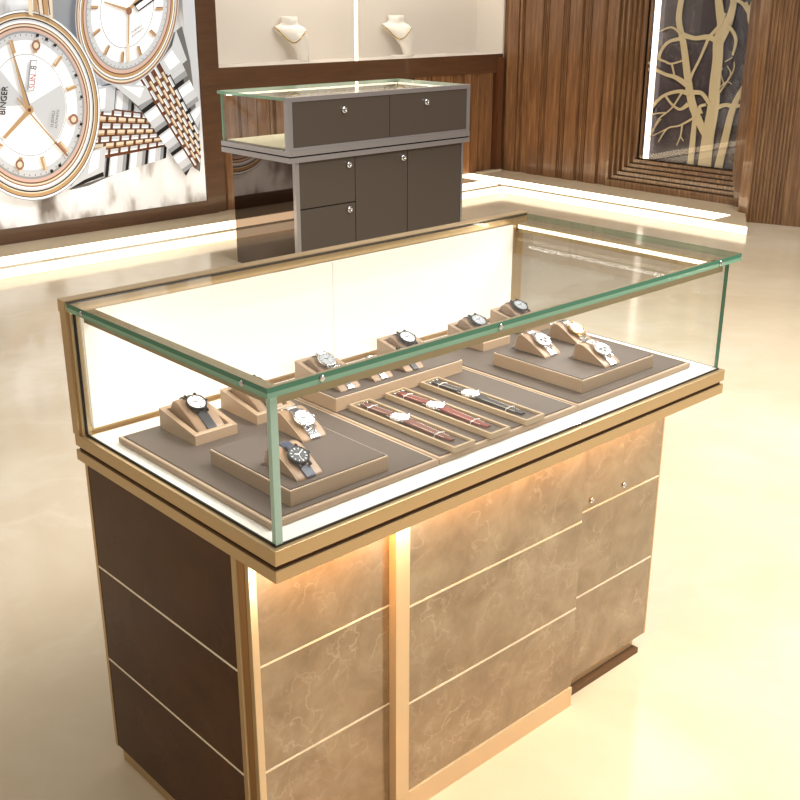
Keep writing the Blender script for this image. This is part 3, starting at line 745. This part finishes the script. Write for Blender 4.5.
def watch_on(prof, fx, x, name_lbl, grp, strap, dial, case, r=.0175, w=.018, bracelet_=False, chrono=False, dark_hands=True, dz=0):
    """watch wrapped over a cushion; prof = upper outline in (y, z) world; fx = arc fraction of the dial"""
    P = resample(prof, .0035); n_ = len(P) - 1; ic = int(n_ * fx)
    y, z, ny, nz = P[ic]
    th = .0028
    T = Matrix(((1, 0, 0, x), (0, nz, ny, y + ny * (th + .0034)), (0, -ny, nz, z + nz * (th + .0034)), (0, 0, 0, 1)))
    o = thing('wristwatch', (x, y, z), name_lbl, 'wristwatch', grp)
    c, d, cr = face_mb(T, r, 0, 1, 0, 0, chrono)
    c.build('watch_case', case, o)
    d.build('dial', [dial, 'ink' if dark_hands else 'dial', 'dial_grey'], o); cr.build('crown', case, o)
    k = int(round(r * .9 / .0035))
    for a, b in ((0, ic - k), (ic + k, n_)):
        if b - a < 2: continue
        m_ = MB()
        if bracelet_:
            for i in range(a, b):
                for j, (xo, ww) in enumerate(((-w * .36, w * .25), (0, w * .42), (w * .36, w * .25))):
                    y_, z_, n1, n2 = P[i]; y2, z2, _, _ = P[i + 1]; u = Vector((0, y2 - y_, z2 - z_)); l = u.length; u.normalize(); nn_ = Vector((0, n1, n2))
                    off = .5 if j == 1 else 0
                    cpos = Vector((x + xo, y_, z_)) + u * l * (.5 + off * .3) + nn_ * (th * .55)
                    m_.obox(cpos, Vector((1, 0, 0)), u, nn_, ww / 2, l * .43, th * .42)
            m_.build('bracelet', strap, o)
        else:
            strap_path(m_, P, x, w * (.86 if a == 0 else 1), w * (1 if a == 0 else .86), th, a, b)
            m_.build('strap', strap, o)
    return o
SIDE = [(0, .0), (.0005, .010), (.004, .016), (.060, .047), (.078, .052), (.091, .048), (.097, .034), (.096, .008), (.092, .0)]
def cushion_outline(y0, z0, k, base=.0):
    pts = [(y0 + p[0] * k, z0 + p[1] * k) for p in SIDE]
    return smooth_poly(pts, 2)
def cushion_mesh(prof, x0, x1):
    rows = []; n_ = 7; ins = .0035
    cy = sum(p[0] for p in prof) / len(prof); cz = sum(p[1] for p in prof) / len(prof)
    for i, (xx, s) in enumerate(((x0, .90), (x0 + .0015, .965), (x0 + .004, 1), (x1 - .004, 1), (x1 - .0015, .965), (x1, .90))):
        rows.append([Vector((xx, cy + (p[0] - cy) * s, max(prof[0][1], cz + (p[1] - cz) * s))) for p in prof])
    return MB().loft(rows, None, True, True)
def stand(x0, y0, lbl, grp='wedge watch stands along the back row', depth=.118, width=.088):
    """wedge box with a leather cushion"""
    x1, y1, z = x0 + width, y0 + depth, ZP + .0004
    o = thing('watch_stand', (x0 + width / 2, y0 + depth / 2, z), lbl, 'watch stand', grp)
    hf, hb, wl = .018, .038, .010
    m_ = MB()
    fl = [(y0, z), (y1, z), (y1, z + hb), (y0, z + hf)]
    h = lambda yy: z + hf + (hb - hf) * (yy - y0) / (y1 - y0)
    m_.prism(fl, 0, x0, x0 + wl); m_.prism(fl, 0, x1 - wl, x1)
    m_.prism([(y0, z), (y0 + wl, z), (y0 + wl, h(y0 + wl)), (y0, h(y0))], 0, x0 + wl, x1 - wl)
    m_.prism([(y1 - wl, z), (y1, z), (y1, h(y1)), (y1 - wl, h(y1 - wl))], 0, x0 + wl, x1 - wl)
    m_.build('wedge_box', 'beige', o)
    bx('box_lining', 'recess_dark', o, x0 + wl, x1 - wl, y0 + wl, y1 - wl, z, z + .004)
    m_ = MB(); stitches(m_, (x0 + .004, y0 + .003, h(y0 + .003)), (x1 - .004, y0 + .003, h(y0 + .003)), 0); m_.build('stitching', 'stitch', o)
    k = min(1.0, (depth - 2 * wl - .002) / .097)
    prof = cushion_outline(y0 + wl + .001, z + .0042, k)
    cushion_mesh(prof, x0 + wl + .006, x1 - wl - .006).build('cushion', 'cushion', o)
    return prof, x0 + width / 2
def rcushion(x0, y0, lbl, grp, length=.088, width=.052):
    """leather cushion rising out of a riser block"""
    k = length / .097
    z = ZR + .0005
    pts = [(0, .0), (.0015, .004), (.060, .036), (.075, .040), (.088, .036), (.093, .021), (.097, .0)]
    prof = smooth_poly([(y0 + p[0] * k, z + p[1] * k) for p in pts], 2)
    o = thing('watch_cushion', (x0 + width / 2, y0 + length / 2, z), lbl, 'watch cushion', grp)
    cushion_mesh(prof, x0, x0 + width).build('cushion_body', 'cushion', o)
    m_ = MB(); m_.tube([(x0 - .0002, p[0], p[1]) for p in prof[1:-3]], .0008, 5); m_.build('piping', 'beige_l', o)
    bx('painted_slot_shade', 'recess_dark', o, x0 - .003, x0 + width + .002, y0 + length * .995, y0 + length + .008, ZR + .0004, ZR + .0008)  # flat dark patch: shade of a recess painted on the riser top
    return prof, x0 + width / 2
WS = 'wristwatches on the wedge stands'
rows_ = [
 (.109, .376, .118, 'left-end back-row wedge stand carrying a black watch with white dial', dict(strap='s_black', dial='dial', case='steel_d'), 'black strap watch with white dial on the leftmost wedge stand'),
 (.246, .384, .118, 'second wedge stand from the left, behind the front glass corner', dict(strap='s_black', dial='dial_blk', case='steel_d', dark_hands=False), 'black watch with dark dial on the second wedge stand from left'),
 (.453, .443, .098, 'wedge stand behind the left end of the long riser block', dict(strap='s_black', dial='dial_grey', case='steel'), 'black strap watch with silver dial behind the left end of the long riser'),
 (.677, .443, .098, 'wedge stand behind the right end of the long riser block', dict(strap='s_black', dial='dial', case='steel_d'), 'black watch half hidden behind the right end of the long riser'),
 (.868, .402, .112, 'wedge stand left of two behind the three-watch riser block', dict(strap='s_navy', dial='dial_grey', case='steel_d'), 'slate strap watch with grey dial on the second wedge stand from right'),
 (1.030, .420, .112, 'rightmost wedge stand at the back right post of the case', dict(strap='s_brown', dial='dial_grey', case='steel_d'), 'brown strap watch with grey dial on the rightmost wedge stand'),
]
for x0, y0, dp, sl, kw, wl_ in rows_:
    prof, xc = stand(x0, y0, sl, depth=dp)
    watch_on(prof[2:-2], .47, xc, wl_, WS, r=.0195, w=.020, **kw)
WR = 'wristwatches on the riser blocks'; CG = 'leather cushions on the riser blocks'
for x0, y0, cl, wl_, kw in [
 (.215, .206, 'tan cushion under the steel watch, back right of the front-corner riser', 'steel watch with white dial on the front-corner riser, the farther of two', dict(strap='steel', dial='dial', case='steel', bracelet_=True, chrono=False)),
 (.112, .088, 'tan cushion under the black watch, front of the front-corner riser', 'black watch with charcoal dial on the front-corner riser, nearest the glass', dict(strap='s_navy', dial='dial_blk', case='steel_d', dark_hands=False)),
 (.864, .222, 'tan cushion under the leftmost steel chronograph of the right riser', 'steel chronograph at the left of the right riser block', dict(strap='steel', dial='dial', case='steel', bracelet_=True, chrono=True)),
 (.981, .226, 'tan cushion under the gold and steel watch of the right riser', 'steel watch with gold case at the back of the right riser block', dict(strap='steel', dial='dial', case='goldw', bracelet_=True)),
 (.905, .098, 'tan cushion under the front steel chronograph of the right riser', 'steel chronograph nearest the front on the right riser block', dict(strap='steel', dial='dial_grey', case='steel', bracelet_=True, chrono=True)),
]:
    prof, xc = rcushion(x0, y0, cl, CG)
    watch_on(prof[2:-2], .36, xc, wl_, WR, r=.0185, w=.019, **kw)
for x0, y0, cl, wl_, kw in [
 (.420, .352, 'small tan cushion at the left end of the long riser block', 'small steel watch at the left end of the long riser block', dict(strap='steel', dial='dial', case='steel', bracelet_=True)),
 (.506, .352, 'small tan cushion in the middle of the long riser block', 'small steel bracelet watch in the middle of the long riser block', dict(strap='steel', dial='dial', case='steel', bracelet_=True)),
 (.590, .352, 'small tan cushion at the right end of the long riser block', 'small black strap watch at the right end of the long riser block', dict(strap='s_black', dial='dial_blk', case='steel_d', dark_hands=False)),
]:
    prof, xc = rcushion(x0, y0, cl, CG, length=.064, width=.050)
    watch_on(prof[2:-2], .5, xc, wl_, WR, r=.013, w=.0145, **kw)

# ------------------------------------------------------------------ strap trays with flat watches
def tray(x0, y0, lbl, wl_, strap, dy):
    w_, l_ = .051, .282; x1, y1, z0 = x0 + w_, y0 + l_, ZP + .0004
    o = thing('strap_tray', ((x0 + x1) / 2, (y0 + y1) / 2, z0), lbl, 'watch tray', 'long strap trays')
    m_ = MB(); b = .0045; h = .0105
    m_.box(x0, x1, y0, y0 + b, z0, z0 + h); m_.box(x0, x1, y1 - b, y1, z0, z0 + h); m_.box(x0, x0 + b, y0 + b, y1 - b, z0, z0 + h); m_.box(x1 - b, x1, y0 + b, y1 - b, z0, z0 + h)
    m_.build('tray_frame', 'beige_l', o)
    MB().box(x0 + b, x1 - b, y0 + b, y1 - b, z0, z0 + .006).build('tray_bed', 'taupe', o)
    zs = z0 + .0064; xc = (x0 + x1) / 2; yc = y0 + .166
    r = .0195
    o2 = thing('wristwatch', (xc, yc, zs), wl_, 'wristwatch', 'wristwatches lying flat on strap trays')
    T = Matrix.Translation((xc, yc, zs + .0042))
    c, d, cr = face_mb(T, r, 0, 1, 0, 0)
    c.build('watch_case', 'steel', o2); d.build('dial', ['dial', 'ink', 'dial_grey'], o2); cr.build('crown', 'steel', o2)
    for sgn, ln in ((-1, .118), (1, .082)):
        m_ = MB(); rows = []
        for k in range(13):
            f = k / 12; y = yc + sgn * (r * .92 + ln * f); w = .0200 - .0035 * f
            if sgn < 0 and f > .9: w *= .72
            zt = zs + .0006 + .0030 * (1 - f) ** 2
            rows.append([Vector((xc - w / 2, y, zt)), Vector((xc + w / 2, y, zt)), Vector((xc + w / 2 - .001, y, zt + .0032)), Vector((xc - w / 2 + .001, y, zt + .0032))])
        m_.loft(rows, None, False, True)
        st = m_.build('strap', strap, o2)
        m_ = MB()
        for sx in (-1, 1):
            stitches(m_, (xc + sx * .0072, yc + sgn * (r + .006), zs + .0058), (xc + sx * .0064, yc + sgn * (r + ln * .86), zs + .0042), 0, .0048, .0028, .00045)
        m_.build('stitching', 'stitch', st)
        yb = yc + sgn * (r * .9 + ln * .72)
        m_ = MB(); w = .013
        m_.tube([(xc - w, yb, zs + .0006), (xc - w * .9, yb, zs + .005), (xc, yb, zs + .0062), (xc + w * .9, yb, zs + .005), (xc + w, yb, zs + .0006)], .0009, 6)
        m_.build('holding_band', 'clear', o2)
    m_ = MB(); yb = yc + r * .92 + .083
    m_.tube([(xc - .0105, yb, zs + .003), (xc - .0105, yb + .012, zs + .003), (xc + .0105, yb + .012, zs + .003), (xc + .0105, yb, zs + .003)], .0011, 6); m_.tube([(xc, yb, zs + .003), (xc, yb + .012, zs + .0036)], .0007, 6)
    m_.build('buckle', 'steel', o2)
tray(.4195, .049, 'strap tray at the left holding a brown strap watch', 'brown leather strap watch with white dial lying flat on the left tray', 's_brown', 0)
tray(.5115, .049, 'middle strap tray holding an oxblood strap watch', 'oxblood leather strap watch with white dial lying flat on the middle tray', 's_red', 0)
tray(.6065, .049, 'strap tray at the right holding a black strap watch', 'black leather strap watch with white dial lying flat on the right tray', 's_black', 0)

# ================================================================== SECOND SHOWCASE
s2c = thing('display_case', (3.37, 3.8, 0), 'grey lacquered display case with steel trim standing by the back wall', 'display case')
X0, X1, F0, F1 = 2.665, 4.025, 3.47, 4.11
CX0, CX1 = 2.715, 3.99
def q(name, m_, *a, **k): return bx(name, m_, s2c, *a, **k)
q('carcass', 'core', CX0 + .012, CX1 - .01, F0 + .045, F1 - .03, .0, .655)
q('side_panel', 'side_mirror', CX0, CX0 + .012, F0 + .035, F1 - .03, .0, .655)
q('corner_post', 'chrome', CX0 - .003, CX0 + .022, F0 + .02, F0 + .0445, 0, .655)
q('edge_strip', 'chrome', CX1 - .012, CX1 + .003, F0 + .02, F0 + .0445, 0, .655)
def front(name, x0, x1, z0, z1, kx, kz, y=F0 + .024):
    d = q(name, 'taupe_panel', x0, x1, y, y + .02, z0, z1, bevel=.0015)
    if kx is not None:
        T = Matrix.Translation((kx, y - .0004, kz)) @ Matrix.Rotation(PI / 2, 4, 'X')
        MB().lathe([(.017, 0), (.019, .004), (.019, .010), (.015, .014), (.006, .014), (.006, .011)], 24, mat4=T).build('lock', 'steel', d)
front('drawer', CX0 + .025, 3.130, .386, .648, 3.085, .594)
front('drawer', CX0 + .025, 3.130, .06, .380, 3.085, .345)
front('door', 3.135, 3.531, .06, .648, 3.495, .594)
front('door', 3.536, CX1 - .014, .06, .648, None, None)
q('plinth', 'chrome', CX0 + .01, CX1 - .013, F0 + .03, F0 + .0448, 0, .058)
# counter rim: two steel bars
q('counter_rim', 'chrome', X0, X1, F0, F1, .675, .702); q('shadow_gap', 'steel_d', X0 + .006, X1 - .006, F0 + .006, F1 - .006, .667, .675); q('counter_rim', 'chrome', X0, X1, F0, F1, .640, .667)
q('counter_base', 'core', CX0, CX1, F0 + .05, F1 - .03, .6555, .6400)
q('deck', 'cream_base', X0 + .03, X1 - .03, F0 + .05, F1 - .02, .702, .708)
MB().box(X0 + .01, X0 + .02, F0 + .042, F1 - .003, .702, .956, mis=(1, 1, 1, 1, 0, 0)).build('side_glass', GE, s2c)
MB().box(X1 - .02, X1 - .01, F0 + .042, F1 - .003, .702, .956, mis=(1, 1, 1, 1, 0, 0)).build('side_glass', GE, s2c)
MB().box(X0 + .021, X1 - .021, F1 - .013, F1 - .003, .702, .956, mis=(1, 1, 0, 0, 1, 1)).build('front_glass', GE, s2c)
MB().box(X0 - .005, X1 + .005, F0 + .036, F1 + .006, .958, .974, mis=(0, 0, 1, 1, 1, 1)).build('top_glass', GE, s2c)
q('back_rail', 'chrome', X0 + .0, X1, F0 + .004, F0 + .035, .952, .976)
q('back_rail', 'chrome', X0 + .0275, X1 - .0275, F0 + .006, F0 + .035, .702, .718)
q('back_post', 'chrome', X0 + .0, X0 + .027, F0 + .004, F0 + .041, .702, .952)
q('back_post', 'chrome', X1 - .027, X1, F0 + .004, F0 + .041, .702, .952)
front('sliding_door', X0 + .0275, 3.38, .7185, .9515, 3.045, .892, F0 + .010)
front('sliding_door', 3.384, X1 - .0275, .7185, .9515, 3.665, .896, F0 + .010)
m_ = MB(); m_.box(X0 + .04, X1 - .04, F1 - .030, F1 - .018, .946, .956); m_.box(X1 - .034, X1 - .022, F0 + .06, F1 - .035, .946, .956); m_.build('light_bar', 'led', s2c)

# ================================================================== LIGHT
def area(name, loc, target, sx, sy, power, col):
    l = bpy.data.lights.new(name, 'AREA'); l.shape = 'RECTANGLE'; l.size = sx; l.size_y = sy; l.energy = power; l.color = col
    o = bpy.data.objects.new(name, l); COL.objects.link(o); o.location = loc
    o.rotation_euler = (Vector(target) - Vector(loc)).to_track_quat('-Z', 'Y').to_euler()
    return o
warm = (1, .93, .82); neutral = (1, .97, .91)
area('ceiling_light', (2.6, -.6, 3.2), (1.9, .3, 0), 2.2, 1.6, 240, (1, .985, .96))
area('ceiling_light', (-1.0, .9, 3.2), (-.5, .8, 0), 2.4, 2.4, 25, (1, .84, .62))
area('ceiling_light', (3.6, 2.6, 3.2), (3.9, 3.2, 0), 2.5, 1.6, 44, warm)
area('case_light', (.6, .062, .944), (.6, .40, .74), 1.05, .012, 1.7, neutral)
area('case_light', (.062, .30, .944), (.4, .30, .74), .45, .012, .5, neutral)
area('case_light', (1.148, .30, .944), (.8, .30, .74), .45, .012, .5, neutral)
area('under_case_light', (.165, .045, .664), (.165, .12, .56), .24, .01, 1.3, (1, .45, .14))
area('under_case_light', (.74, .045, .664), (.74, .12, .56), .76, .01, 2.7, (1, .45, .14))
area('post_light', (.322, .040, .663), (.322, .072, .35), .028, .012, .42, neutral)
area('post_light', (.012, .046, .663), (.010, .078, .35), .014, .012, .28, neutral)
area('niche_light', (4.8, YW + .12, NZ1 - .03), (4.8, YW + .2, NZ0), 2.6, .06, 9, neutral)
w = bpy.data.worlds.new('world'); SC.world = w; w.use_nodes = True
bg = w.node_tree.nodes['Background']; bg.inputs[0].default_value = (1.0, .95, .88, 1); bg.inputs[1].default_value = .30
